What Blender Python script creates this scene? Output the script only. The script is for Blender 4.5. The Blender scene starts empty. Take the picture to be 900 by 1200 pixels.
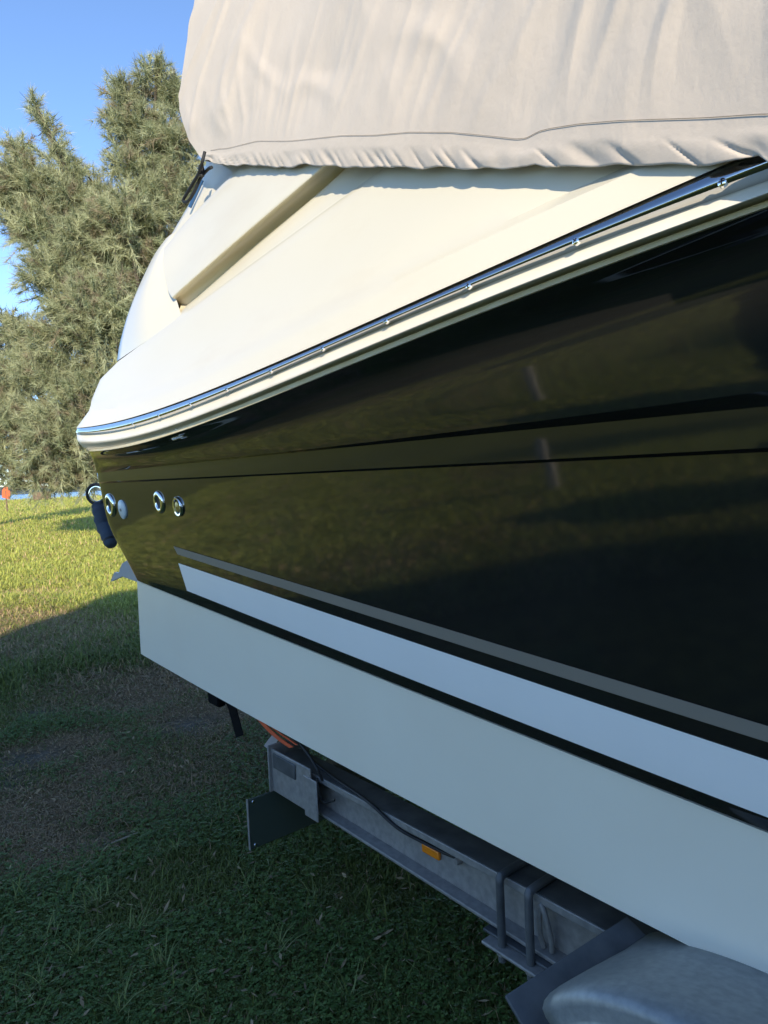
import bpy, bmesh, math, random
import numpy as np
from mathutils import Vector, Matrix, noise
random.seed(7); rng = np.random.default_rng(7)
sc = bpy.context.scene
C = sc.collection
# ---------------------------------------------------------------- camera
FPX = 820.0; EYE = 1.6; PITCH = 2.97; ROLL = 2.6
cd = bpy.data.cameras.new('camera'); cam = bpy.data.objects.new('camera', cd); C.objects.link(cam)
cd.sensor_fit = 'VERTICAL'; cd.sensor_height = 36; cd.lens = FPX/1200*36; cd.clip_start = 0.05; cd.clip_end = 5000
RC = Matrix.Rotation(math.radians(90-PITCH), 3, 'X') @ Matrix.Rotation(math.radians(-ROLL), 3, 'Z')
cam.matrix_world = Matrix.Translation((0, 0, EYE)) @ RC.to_4x4()
sc.camera = cam
# ---------------------------------------------------------------- light
SUN_EL, SUN_AZ = 22.0, -8.0      # low sun behind the camera; azimuth = degrees it stands left of straight behind
w = bpy.data.worlds.new('World'); sc.world = w; w.use_nodes = True
nt = w.node_tree; bg = nt.nodes['Background']
sky = nt.nodes.new('ShaderNodeTexSky'); sky.sky_type = 'NISHITA'; sky.sun_disc = False
sdir = Vector((-math.sin(math.radians(SUN_AZ))*math.cos(math.radians(SUN_EL)), -math.cos(math.radians(SUN_AZ))*math.cos(math.radians(SUN_EL)), math.sin(math.radians(SUN_EL))))
sky.sun_elevation = math.radians(SUN_EL); sky.sun_rotation = math.atan2(sdir.x, sdir.y)
sky.air_density = 1.0; sky.dust_density = 0.0; sky.ozone_density = 3.2; sky.altitude = 3000
nt.links.new(sky.outputs[0], bg.inputs[0]); bg.inputs[1].default_value = 0.15
sl = bpy.data.lights.new('sun', 'SUN'); sl.energy = 3.0; sl.angle = math.radians(0.6); sl.color = (1, .88, .68)
so = bpy.data.objects.new('sun', sl); C.objects.link(so); so.rotation_euler = sdir.to_track_quat('Z', 'Y').to_euler()
sc.view_settings.view_transform = 'Standard'; sc.view_settings.look = 'None'; sc.view_settings.exposure = 1.2
# ---------------------------------------------------------------- helpers
def M(name, col, rough=.5, metal=0, coat=0, bump=None, bscale=50, var=None, vscale=5, spec=.5, attr=None, detail=6, coatrough=.03, trans=0):
    m = bpy.data.materials.new(name); m.use_nodes = True
    n = m.node_tree; b = n.nodes['Principled BSDF']
    b.inputs['Base Color'].default_value = (*col, 1); b.inputs['Roughness'].default_value = rough
    b.inputs['Metallic'].default_value = metal; b.inputs['Coat Weight'].default_value = coat
    b.inputs['Coat Roughness'].default_value = coatrough
    b.inputs['Specular IOR Level'].default_value = spec
    tc = n.nodes.new('ShaderNodeTexCoord')
    if var or attr:
        mx = n.nodes.new('ShaderNodeMix'); mx.data_type = 'RGBA'
        if var:
            nz = n.nodes.new('ShaderNodeTexNoise'); nz.inputs['Scale'].default_value = vscale; nz.inputs['Detail'].default_value = detail
            n.links.new(tc.outputs['Object'], nz.inputs['Vector'])
            rp = n.nodes.new('ShaderNodeValToRGB'); rp.color_ramp.elements[0].position = .35; rp.color_ramp.elements[1].position = .68
            n.links.new(nz.outputs[0], rp.inputs[0]); n.links.new(rp.outputs[0], mx.inputs[0])
            mx.inputs[6].default_value = (*col, 1); mx.inputs[7].default_value = (*var, 1)
            n.links.new(mx.outputs[2], b.inputs['Base Color'])
        if attr:
            at = n.nodes.new('ShaderNodeAttribute'); at.attribute_name = attr
            if var:
                m2 = n.nodes.new('ShaderNodeMix'); m2.data_type = 'RGBA'; m2.blend_type = 'MULTIPLY'; m2.inputs[0].default_value = 1
                n.links.new(mx.outputs[2], m2.inputs[6]); n.links.new(at.outputs[0], m2.inputs[7]); n.links.new(m2.outputs[2], b.inputs['Base Color'])
            else: n.links.new(at.outputs[0], b.inputs['Base Color'])
    if bump:
        bs = bump if isinstance(bump, list) else [(bump, bscale)]
        prev = None
        for st, scl in bs:
            nz = n.nodes.new('ShaderNodeTexNoise'); nz.inputs['Scale'].default_value = scl; nz.inputs['Detail'].default_value = 3
            n.links.new(tc.outputs['Object'], nz.inputs['Vector'])
            bp = n.nodes.new('ShaderNodeBump'); bp.inputs['Strength'].default_value = 1; bp.inputs['Distance'].default_value = st
            n.links.new(nz.outputs[0], bp.inputs['Height'])
            if prev: n.links.new(prev.outputs[0], bp.inputs['Normal'])
            prev = bp
        n.links.new(prev.outputs[0], b.inputs['Normal']); n.links.new(prev.outputs[0], b.inputs['Coat Normal'])
    if trans:
        b.inputs['Transmission Weight'].default_value = trans
    return m

def mesh_obj(name, V, F, m=None, parent=None, smooth=None):
    me = bpy.data.meshes.new(name); me.from_pydata([tuple(v) for v in V], [], F)
    if m: me.materials.append(m)
    if smooth is not None:
        me.polygons.foreach_set('use_smooth', [True]*len(me.polygons))
        me.set_sharp_from_angle(angle=math.radians(smooth))
    o = bpy.data.objects.new(name, me); C.objects.link(o)
    if parent: o.parent = parent
    return o
def fast_mesh(name, V, F, m, cols=None, smooth=False):
    V = np.asarray(V, np.float32); F = np.asarray(F, np.int32); k = F.shape[1]
    me = bpy.data.meshes.new(name); me.vertices.add(len(V)); me.vertices.foreach_set('co', V.ravel())
    me.loops.add(F.size); me.loops.foreach_set('vertex_index', F.ravel())
    me.polygons.add(len(F)); me.polygons.foreach_set('loop_start', np.arange(0, F.size, k, dtype=np.int32))
    me.polygons.foreach_set('loop_total', np.full(len(F), k, np.int32))
    if smooth: me.polygons.foreach_set('use_smooth', np.ones(len(F), bool))
    me.update(calc_edges=True)
    if cols is not None:
        a = me.color_attributes.new('tint', 'FLOAT_COLOR', 'POINT')
        c = np.ones((len(V), 4), np.float32); c[:, :3] = cols; a.data.foreach_set('color', c.ravel())
    me.materials.append(m)
    o = bpy.data.objects.new(name, me); C.objects.link(o); return o
def tag(o, label=None, cat=None, group=None, kind=None):
    if label: o['label'] = label
    if cat: o['category'] = cat
    if group: o['group'] = group
    if kind: o['kind'] = kind
    return o
class B:
    def __init__(s): s.V = []; s.F = []
    def add(s, V, F):
        k = len(s.V); s.V += [tuple(v) for v in V]; s.F += [tuple(i+k for i in f) for f in F]; return s
    def box(s, a, b, mtx=None):
        (x0, y0, z0), (x1, y1, z1) = a, b
        V = [Vector(p) for p in [(x0,y0,z0),(x1,y0,z0),(x1,y1,z0),(x0,y1,z0),(x0,y0,z1),(x1,y0,z1),(x1,y1,z1),(x0,y1,z1)]]
        if mtx: V = [mtx @ v for v in V]
        return s.add(V, [(0,3,2,1),(4,5,6,7),(0,1,5,4),(1,2,6,5),(2,3,7,6),(3,0,4,7)])
    def tube(s, pts, r, n=10, caps=True):
        pts = [Vector(p) for p in pts]; V = []; F = []
        rr = r if isinstance(r, (list, tuple)) else [r]*len(pts)
        up = None
        for i, p in enumerate(pts):
            d = (pts[min(i+1, len(pts)-1)]-pts[max(i-1, 0)]).normalized()
            if up is None: up = d.orthogonal().normalized()
            up = (up-d*up.dot(d)).normalized(); sd = d.cross(up)
            for k in range(n):
                a = 2*math.pi*k/n; V.append(p+(up*math.cos(a)+sd*math.sin(a))*rr[i])
        for i in range(len(pts)-1):
            for k in range(n):
                F.append((i*n+k, i*n+(k+1) % n, (i+1)*n+(k+1) % n, (i+1)*n+k))
        if caps: F += [tuple(range(n))[::-1], tuple(range((len(pts)-1)*n, len(pts)*n))]
        return s.add(V, F)
    def lathe(s, prof, n, o, axis):           # prof = (radius, height along axis)
        q = Vector(axis).to_track_quat('Z', 'Y'); V = []; F = []
        for r, h in prof:
            for k in range(n):
                a = 2*math.pi*k/n; V.append(Vector(o)+q @ Vector((r*math.cos(a), r*math.sin(a), h)))
        for i in range(len(prof)-1):
            for k in range(n): F.append((i*n+k, i*n+(k+1) % n, (i+1)*n+(k+1) % n, (i+1)*n+k))
        return s.add(V, F)
    def build(s, name, m, parent=None, smooth=30, bevel=0):
        o = mesh_obj(name, s.V, s.F, m, parent, smooth)
        if bevel:
            b = o.modifiers.new('bevel', 'BEVEL'); b.width = bevel; b.segments = 2; b.limit_method = 'ANGLE'
        return o
def stain(m, col, sc3, lo, hi, amt):
    n = m.node_tree; b = n.nodes['Principled BSDF']; src = b.inputs['Base Color'].links[0].from_socket
    tc = n.nodes.new('ShaderNodeTexCoord'); mp = n.nodes.new('ShaderNodeMapping'); mp.inputs['Scale'].default_value = sc3
    nz = n.nodes.new('ShaderNodeTexNoise'); nz.inputs['Scale'].default_value = 1; nz.inputs['Detail'].default_value = 9; nz.inputs['Roughness'].default_value = .65
    mr = n.nodes.new('ShaderNodeMapRange'); mr.inputs[1].default_value = lo; mr.inputs[2].default_value = hi; mr.inputs[4].default_value = amt
    mx = n.nodes.new('ShaderNodeMix'); mx.data_type = 'RGBA'; mx.inputs[7].default_value = (*col, 1)
    n.links.new(tc.outputs['Object'], mp.inputs[0]); n.links.new(mp.outputs[0], nz.inputs['Vector']); n.links.new(nz.outputs[0], mr.inputs[0])
    n.links.new(mr.outputs[0], mx.inputs[0]); n.links.new(src, mx.inputs[6]); n.links.new(mx.outputs[2], b.inputs['Base Color'])
# ---------------------------------------------------------------- boat frame: x to the bow, y inboard, z up
TH = math.atan(.82); CDIST = 1.18
FW = Vector((math.sin(TH), -math.cos(TH), 0)); IB = Vector((math.cos(TH), math.sin(TH), 0))
YC = 1.25
u0 = (160-450)/FPX
tt = CDIST/(IB.x*u0+IB.y); ORG = Vector((u0*tt, tt, 0))
camL = Vector((-ORG.dot(FW), -ORG.dot(IB), EYE))
def ray(u, v):
    d = RC @ Vector(((u-450)/FPX, -(v-600)/FPX, -1)); return d
def px(u, v, y=0.0):                         # sight line met with the vertical plane y of the boat frame
    d = ray(u, v); dl = Vector((d.dot(FW), d.dot(IB), d.z)); t = (y-camL.y)/dl.y
    return camL+dl*t
def gnd(u, v, z=0.0):                        # sight line met with the ground, world coordinates
    d = ray(u, v); t = (z-EYE)/d.z; return Vector((0, 0, EYE))+d*t
def toworld(p): return ORG+FW*p[0]+IB*p[1]+Vector((0, 0, p[2]))
def place(o):
    o.matrix_world = Matrix.Translation(ORG) @ Matrix(((FW.x, IB.x, 0), (FW.y, IB.y, 0), (0, 0, 1))).to_4x4(); return o
def empty(name): 
    o = bpy.data.objects.new(name, None); C.objects.link(o); return o
SREF = 3.2
class Row:
    def __init__(s, pts, ya, yb, usil, r=.12, deg=2, L=7.2, rise=0, vsil=None):
        s.ya, s.yb, s.L, s.rise, s.r = ya, yb, L, rise, r
        S = []; Z = []
        for u, v in pts:
            y = ya
            for _ in range(12):
                p = px(u, v, y); y = s.side(p.x)
            S.append(p.x); Z.append(p.z)
        s.c = np.polyfit(S, Z, deg)
        s.smax = 3.4
        y = ya; (ua, va), (ub, vb) = pts[0], pts[1]; vs = va+(vb-va)/(ub-ua)*(usil-ua)
        for _ in range(12):
            p = px(usil, vs, y); y = s.side(p.x)
        s.end = p.x-.77*r
    def side(s, x):
        k = min(max(x/SREF, -.3), 1.2); y = s.ya+(s.yb-s.ya)*k
        if x > 3.4: y += (YC-.02-y)*min(1, (x-3.4)/(s.L-3.4))**2
        return y
    def z(s, x):
        x2 = min(max(x, -.6), 3.4); z = float(np.polyval(s.c, x2))
        if x > 3.4: q = (x-3.4); z += q*.03+s.rise*(q/(s.L-3.4))**2
        return z
    def path(s):
        P = []
        for x in np.linspace(s.L, 3.5, 12): P.append((x, s.side(x), s.z(x)))
        for x in np.linspace(3.4, s.end+s.r, 64): P.append((x, s.side(x), s.z(x)))
        xb = s.end+s.r; yb = s.side(xb); zz = s.z(xb)
        for a in np.linspace(0, math.pi/2, 9)[1:]:
            P.append((xb-s.r*math.sin(a), yb+s.r*(1-math.cos(a)), s.z(xb-s.r*math.sin(a))))
        ye = P[-1][1]; ze = P[-1][2]
        for k in (1, 2, 3): P.append((s.end, ye+(YC-ye)*k/3, ze))
        return np.array(P)
def cat(A, Bq, Cq, D, t):
    return .5*((2*Bq)+(-A+Cq)*t+(2*A-5*Bq+4*Cq-D)*t*t+(-A+3*Bq-3*Cq+D)*t**3)
def smooth_rows(R, m):
    R = [np.asarray(r, float) for r in R]; out = []
    for i in range(len(R)-1):
        a = R[i-1] if i > 0 else 2*R[0]-R[1]; d = R[i+2] if i+2 < len(R) else 2*R[-1]-R[-2]
        for k in range(m): out.append(cat(a, R[i], R[i+1], d, k/m))
    out.append(R[-1]); return out
def grid(Rw, mirror=True, flip=False, bld=None):
    b = bld or B(); n = len(Rw[0]); V = [p for r in Rw for p in r]; F = []
    for i in range(len(Rw)-1):
        for j in range(n-1):
            f = (i*n+j, i*n+j+1, (i+1)*n+j+1, (i+1)*n+j); F.append(f if not flip else f[::-1])
    b.add(V, F)
    if mirror: b.add([(p[0], 2*YC-p[1], p[2]) for p in V], [f[::-1] for f in F])
    return b
def weld(o, d=.0006):
    bm = bmesh.new(); bm.from_mesh(o.data); bmesh.ops.remove_doubles(bm, verts=bm.verts, dist=d)
    bmesh.ops.recalc_face_normals(bm, faces=bm.faces); bm.to_mesh(o.data); bm.free(); return o
def resample(pts, ys, n):
    P = np.array([(u, v, y) for (u, v), y in zip(pts, ys)], float)
    if len(P) > 2:
        P2 = smooth_rows([p for p in P], 8); P = np.array(P2)
    d = np.r_[0, np.cumsum(np.hypot(*np.diff(P[:, :2], axis=0).T))]; t = np.linspace(0, d[-1], n)
    return [np.array(px(np.interp(a, d, P[:, 0]), np.interp(a, d, P[:, 1]), np.interp(a, d, P[:, 2]))) for a in t]
def patch(rows, n=24, m=6):
    R = [resample(p, (y if isinstance(y, (list, tuple)) else [y]*len(p)), n) for p, y in rows]
    return smooth_rows(R, m) if m > 1 else R
# ---------------------------------------------------------------- materials
black_gel = M('black_gelcoat', (.011, .0105, .010), .05, coat=0, spec=.82, bump=[(.0010, 1.6), (.00015, 9)], var=(.016, .0155, .015), vscale=2)
cream_gel = M('cream_gelcoat', (.75, .69, .545), .34, coat=.2, bump=[(.0006, 3)], var=(.73, .665, .51), vscale=1.2)
white_bottom = M('white_bottom_paint', (.92, .86, .72), .28, bump=[(.0010, 3), (.00005, 200)], var=(.89, .82, .68), vscale=2.2)
stripe_white = M('white_stripe_vinyl', (.92, .90, .86), .3, var=(.89, .87, .83), vscale=3)
stripe_grey = M('grey_stripe_vinyl', (.24, .21, .17), .5, metal=0, var=(.21, .185, .15), vscale=4)
steel = M('polished_steel', (.52, .53, .54), .10, metal=1, bump=[(.0005, 40)])
chrome = M('chrome', (.85, .85, .84), .06, metal=1)
rubber_cream = M('cream_rubber', (.80, .74, .62), .42, bump=[(.0004, 90)], var=(.75, .68, .55), vscale=7)
tan_strip = M('tan_sealant', (.78, .66, .42), .5, var=(.84, .76, .56), vscale=18)
dark_rubber = M('black_rubber', (.012, .012, .013), .6, bump=[(.0005, 80)])
cloth = M('cover_canvas', (.56, .49, .42), .85, bump=[(.0016, 22), (.0005, 90), (.0002, 600)], var=(.545, .475, .405), vscale=2.5, spec=.2)
cloth.node_tree.nodes['Principled BSDF'].inputs['Sheen Weight'].default_value = .15
thread = M('brown_thread', (.32, .27, .22), .9)
cord_m = M('black_cord', (.012, .014, .018), .7, bump=[(.0008, 400)])
galv = M('galvanised_steel', (.31, .295, .275), .5, metal=.3, bump=[(.0005, 60), (.0003, 220)], var=(.225, .215, .205), vscale=48, detail=10)
guard_m = M('wheel_guard_zinc', (.31, .32, .315), .40, metal=.3, bump=[(.0003, 25), (.0003, 140)], var=(.235, .25, .25), vscale=60, detail=8)
galv_dark = M('weathered_galvanised_steel', (.13, .135, .14), .55, metal=.4, bump=[(.0006, 40)], var=(.065, .07, .075), vscale=12)
blk_plate = M('black_green_board', (.045, .062, .050), .5, bump=[(.0004, 60)])
amber = M('amber_reflector', (.75, .22, .01), .25, coat=.5, bump=[(.0012, 300)])
webbing_o = M('orange_webbing', (.62, .10, .03), .8, bump=[(.0006, 500)])
webbing_k = M('black_webbing', (.006, .006, .007), .95, spec=.1, bump=[(.0006, 500)])
paper = M('grey_tag', (.33, .30, .29), .6)
navy = M('navy_fender_fabric', (.065, .075, .10), .9, bump=[(.003, 25), (.0006, 300)], var=(.055, .075, .105), vscale=9)
drive_grey = M('grey_drive_paint', (.30, .34, .42), .4, coat=.3, var=(.25, .29, .36), vscale=6)
tyre_m = M('tyre_rubber', (.015, .015, .016), .8, bump=[(.002, 40)])
brass = M('dull_brass', (.36, .30, .12), .35, metal=.8, bump=[(.0006, 60)])
wood_m = M('weathered_wood', (.20, .13, .08), .85, bump=[(.006, 12)], var=(.11, .075, .05), vscale=6)
orange_p = M('orange_plastic', (.75, .12, .03), .5)
stain(white_bottom, (.60, .52, .38), (1.2, 1, 5), .58, .8, .22)
stain(white_bottom, (.45, .42, .34), (60, 60, 70), .70, .78, .5)
stain(stripe_white, (.55, .50, .42), (50, 50, 60), .70, .78, .4)
stain(cream_gel, (.62, .52, .36), (1.5, 2, 5), .55, .8, .35)
stain(cloth, (.38, .33, .27), (70, 70, 70), .72, .80, .35)
stain(galv, (.22, .15, .10), (9, 9, 9), .62, .8, .5)
# ================================================================= THE BOAT
boat = place(tag(empty('motor_boat'), 'motor cruiser with glossy black hull and cream deck standing on a trailer', 'boat'))
# rows ------------------------------------------------------------
rt = Row([(135,495),(211,470.5),(287,442),(400,393),(500,348),(549,325.5),(678,270),(820,208),(900,174)], -.209, -.234, 89, .28, 3)
rm = Row([(150,498),(249,463),(400,399),(500,355),(678,280.5),(850,212)], -.214, -.239, 88, .28, 3)
rb = Row([(154,502),(249,469),(400,404.6),(500,363),(678,290.5),(900,212.5)], -.194, -.219, 89, .28, 3)
cm = Row([(154,511),(249,480.5),(400,417),(500,378.5),(678,307),(900,225.5)], -.213, -.238, 90, .28, 3)
cb = Row([(160,515),(249,485),(400,422),(500,383),(678,312),(900,231)], -.192, -.217, 96, .27, 3)
g0 = Row([(160,517),(249,487),(400,424.5),(500,385.5),(678,314.5),(900,234)], -.187, -.212, 100, .26, 3)
tb = Row([(160,521),(249,492.5),(400,431.5),(500,393.5),(678,323),(900,243.5)], -.185, -.210, 103, .25, 3)
r1 = Row([(150,533),(250,512),(400,468),(500,435),(678,378),(900,300)], -.129, -.150, 107, .22, 3)
k1a = Row([(173,545),(400,521),(600,498),(700,486),(900,456)], -.098, -.111, 111, .20)
k1b = Row([(173,548),(400,525),(600,505),(700,496),(900,476)], -.078, -.084, 112, .20)
k2a = Row([(173,562),(400,551),(600,540),(700,535),(900,525)], -.074, -.079, 114, .20)
k2b = Row([(173,564),(400,553.5),(600,543.5),(700,539),(900,530)], -.062, -.066, 115, .20)
md = Row([(150,620),(400,660),(600,690),(900,740)], -.034, -.034, 127, .19)
mc = Row([(165,668),(400,752),(600,823),(900,930)], -.008, -.008, 151, .16)
ch = Row([(180,688),(380,766),(500,818),(560,840),(900,973)], .006, .006, 160, .13)
lofted = smooth_rows([tb.path(), r1.path(), k1a.path()], 7)
R = lofted+[k1b.path()]+[k2a.path()]+[k2b.path()]+smooth_rows([k2b.path(), md.path(), mc.path(), ch.path()], 5)[1:]
hull = weld(grid(R).build('hull', black_gel, boat, 24))
# white bottom -----------------------------------------------------
ct = Row([(165,682.5),(380,767),(500,819.5),(560,841.5),(900,975)], .016, .016, 160.5, .012, L=7.15, rise=.5)
bt = Row([(168,768),(334,860),(519,960),(720,1064),(900,1155)], .055, .055, 165, .012, L=6.6, rise=.4)
ctp = ct.path(); btp = bt.path()
keel = btp.copy(); keel[:, 1] = YC; keel[:, 2] = btp[:, 2]*.0+np.minimum(btp[:, 2]-.16, .55)+np.clip((btp[:, 0]-4), 0, 3)**2*.07
inn = ctp.copy(); inn[:, 1] += .05; inn[:, 2] += .004
rnd = btp.copy(); rnd[:, 1] += .012; rnd[:, 2] -= .008
bot = weld(grid([inn]+smooth_rows([ctp, btp], 4)+[rnd, keel]).build('hull_bottom', white_bottom, boat, 35))
# deck ---------------------------------------------------------------
d1 = Row([(150,474),(211,452),(300,411),(400,360),(500,312),(731,208),(900,133)], -.185, -.213, 103, .26, 3)
d1b = Row([(150,468),(211,446),(300,404),(400,352),(500,304),(731,198),(900,122)], -.146, -.175, 105, .26, 3)
d2a = Row([(152,418),(205,381),(293,316),(409,230),(444,205),(520,150),(640,65)], -.022, -.037, 116, .2, 2)
d2 = Row([(152,413),(205,376),(293,311),(409,225),(444,200),(520,145),(640,60)], -.008, -.02, 135, .2, 2)
lip = rt.path(); lip[:, 1] -= .004; lip[:, 2] += .001
dm = Row([(150,445),(211,412),(300,360),(400,290),(500,226),(640,130),(800,20)], -.07, -.095, 106.5, .24, 2)
top = d2.path(); top[:, 1] += .09; top[:, 2] += .06; top2 = top.copy(); top2[:, 1] = YC; top2[:, 2] += .05
deck_rows = smooth_rows([lip, d1.path()], 3)+[d1b.path()]+smooth_rows([d1b.path(), dm.path(), d2a.path()], 5)[1:]+smooth_rows([d2a.path(), d2.path()], 2)[1:]+[top, top2]
for r in deck_rows[1:]: r[:, 0] = r[:, 0]
deck = weld(grid(deck_rows).build('deck', cream_gel, boat, 28))
# rub rail --------------------------------------------------------------
ins = rt.path(); ins[:, 1] += .02
rail = weld(grid([ins]+smooth_rows([rt.path(), rm.path(), rb.path()], 5)).build('steel_rail_insert', steel, boat, 50))
ins = rb.path(); ins[:, 1] += .012
rub = weld(grid([ins]+smooth_rows([rb.path(), cm.path(), cb.path()], 5)+[g0.path()]).build('rub_rail', rubber_cream, boat, 50))
t0 = g0.path(); t0[:, 1] -= .001
weld(grid([g0.path()+np.array([0, .02, 0]), g0.path()+np.array([0, -.004, -.002]), tb.path()+np.array([0, -.004, .0]), tb.path()+np.array([0, .01, -.001])]).build('flange_strip', tan_strip, boat, 50))
for i, u in enumerate((850, 678, 551, 453, 377, 315, 262, 218, 180, 149)):
    y = -.23
    for _ in range(8): p = px(u, 400, y); y = rm.side(p.x)
    z = rm.z(p.x); s_ = Vector((p.x, y+.001, z))
    b = B(); b.lathe([(.0001, .0028), (.004, .0026), (.0062, .0010), (.0067, -.004)], 14, s_, (0, -1, .15))
    o = b.build('screw', chrome, boat, 40)
    cross = B().box((-.0040, -.0009, .0020), (.0040, .0009, .0033)).box((-.0009, -.0040, .0020), (.0009, .0040, .0033))
    q = Vector((0, -1, .15)).to_track_quat('Z', 'Y')
    cross.V = [s_+q @ (Matrix.Rotation(i*.9, 3, 'Z') @ Vector(v)) for v in cross.V]
    cross.build('screw_slot', dark_rubber, o, 40)
# stripes: vinyl laid on the lower hull panel ------------------------------
HS = smooth_rows([k2b.path(), md.path(), mc.path(), ch.path()], 8)
def surf_y(x, z):
    zs = []; ys = []
    for r in HS:
        seg = r[12:83]; o_ = np.argsort(seg[:, 0]); zs.append(np.interp(x, seg[o_, 0], seg[o_, 2])); ys.append(np.interp(x, seg[o_, 0], seg[o_, 1]))
    o_ = np.argsort(zs); return float(np.interp(z, np.array(zs)[o_], np.array(ys)[o_]))
def onhull(u, v, off=-.0022):
    y = -.03
    for _ in range(12): p = px(u, v, y); y = surf_y(p.x, p.z)+off
    return px(u, v, y)
def stripe(name, tp, bp, m, n=60, k=5):
    tp = np.array(tp, float); bp = np.array(bp, float); rows = []
    ct_ = np.polyfit(tp[:, 0], tp[:, 1], 2 if len(tp) > 2 else 1); cb_ = np.polyfit(bp[:, 0], bp[:, 1], 2 if len(bp) > 2 else 1)
    for j in range(k+1):
        q = j/k; row = []
        for i in range(n+1):
            e = (i/n)**1.3; ua = tp[0, 0]+(940-tp[0, 0])*e; ub = bp[0, 0]+(940-bp[0, 0])*e
            row.append(np.array(onhull(ua+(ub-ua)*q, np.polyval(ct_, ua)*(1-q)+np.polyval(cb_, ub)*q)))
        # run on towards the bow
        a = row[-1]; b_ = row[-4]; 
        rows.append(row)
    
    for mir in (False, True):
        grid([[np.array((p[0], 2*YC-p[1], p[2])) for p in r] for r in rows] if mir else rows, mirror=False).build(name, m, boat, 50)
stripe('grey_stripe', [(203,640),(500,731),(560,747),(900,851)], [(208,649.5),(500,744.5),(560,761.5),(900,870)], stripe_grey)
stripe('white_stripe', [(209,660),(391,721),(500,758),(560,778),(900,891)], [(219,692.6),(391,759),(500,804),(560,827),(900,958)], stripe_white)
# through-hull fittings -----------------------------------------------------
def fitting(name, u, v, rad, prof, m, inner, im):
    p = onhull(u, v, 0); e = .012
    gx = (surf_y(p.x+e, p.z)-surf_y(p.x-e, p.z))/(2*e); gz = (surf_y(p.x, p.z+e)-surf_y(p.x, p.z-e))/(2*e)
    ax = Vector((gx, -1, gz)).normalized()
    o = B().lathe([(r*rad, h*rad) for r, h in prof], 28, p, ax).build(name, m, boat, 50)
    if inner: B().lathe([(r*rad, h*rad) for r, h in inner], 24, p, ax).build('recess' if im is dark_rubber else 'plug', im, o, 40)
    return o
bez = [(1, -.08), (1, .06), (.93, .15), (.78, .22), (.64, .22), (.55, .15), (.50, .03)]
fitting('exhaust_outlet', 130, 592, .058, bez, chrome, [(.5, .08), (.001, .06)], dark_rubber)
fitting('drain_cover', 144, 597, .046, [(1, -.05), (1, .08), (.93, .16), (.2, .22), (.001, .22)], M('white_plastic', (.62, .68, .70), .4), [(.16, .25), (.12, .3), (.001, .3)], galv)
fitting('exhaust_outlet', 187, 588.5, .048, bez, chrome, [(.5, .08), (.001, .06)], dark_rubber)
fitting('drain_outlet', 209.5, 593.5, .040, [(1, -.05), (1, .15), (.9, .26), (.74, .22), (.70, .04)], chrome, [(.55, .02), (.5, .2), (.001, .3)], brass)
# upper works: quarter, side scoop, coaming ------------------------------------
def mirror_bridge(b, edge):                    # close across the stern from one side to the other
    V = [tuple(p) for p in edge]+[(p[0], 2*YC-p[1], p[2]) for p in edge]; n = len(edge)
    b.add(V, [(i, i+1, n+i+1, n+i) for i in range(n-1)])
def both(name, R, mt, ang):
    for mir in (False, True):
        b = grid([[np.array((p[0], 2*YC-p[1], p[2])) for p in r] for r in R] if mir else R, mirror=False)
        weld(b.build(name, mt, boat, ang))
def band(name, rows, n=24, m=6, bridge=False, mt=cream_gel, ang=40):
    R = patch(rows, n, m)
    if not bridge: both(name, R, mt, ang); return
    b = grid(R)
    if bridge: mirror_bridge(b, [r[0] for r in R])
    return weld(b.build(name, mt, boat, ang))
quarter = patch([
    ([(137,423),(165,404),(213,371)], [.03,-.01,.012]),
    ([(141,400),(165,380),(207,352)], [.04,.0,.03]),
    ([(150,368),(168,350),(201,335)], [.06,.03,.055]),
    ([(163,335),(176,322),(199,310)], [.09,.06,.085]),
    ([(180,300),(187,296),(200,288)], [.13,.10,.125]),
    ([(194,280),(200,275),(207,271)], [.16,.14,.135])], 18, 5)
b = grid(quarter); mirror_bridge(b, [r[0] for r in quarter]); weld(b.build('quarter_panel', cream_gel, boat, 40))
# the scoop: outer skin, rounded lower lip, underside
low = [(204,350),(232,324),(300,265),(386,192),(425,158)]
upp = [(192,292),(225,254),(282,197),(330,152),(380,105)]
off = lambda L, du, dv: [(u+du, v+dv) for u, v in L]
mix = lambda t: [(a[0]+(b_[0]-a[0])*t, a[1]+(b_[1]-a[1])*t) for a, b_ in zip(low, upp)]
m33 = mix(.33); m33[0] = (195.5, 336); m66 = mix(.66); m66[0] = (191, 312)
m06 = mix(.07); m06[0] = (200.5, 347)
scoop = patch([
    ([(208,357),(224,355),(302,286),(379,222.5),(455,151)], [.060,.075,.080,.080,.080]),
    (off(low, 2.5, 1.5), [.040,.05,.05,.05,.05]),
    (low, [.022,.022,.022,.022,.022]),
    (m06, [.014,.010,.010,.010,.010]),
    (m33, [.030,.035,.035,.035,.035]),
    (m66, [.058,.075,.075,.075,.075]),
    (upp, [.10,.125,.125,.125,.125]),
    (off(upp, 1, -1), [.14,.19,.19,.19,.19])], 40, 5)
both('side_scoop', scoop, cream_gel, 50)
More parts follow.
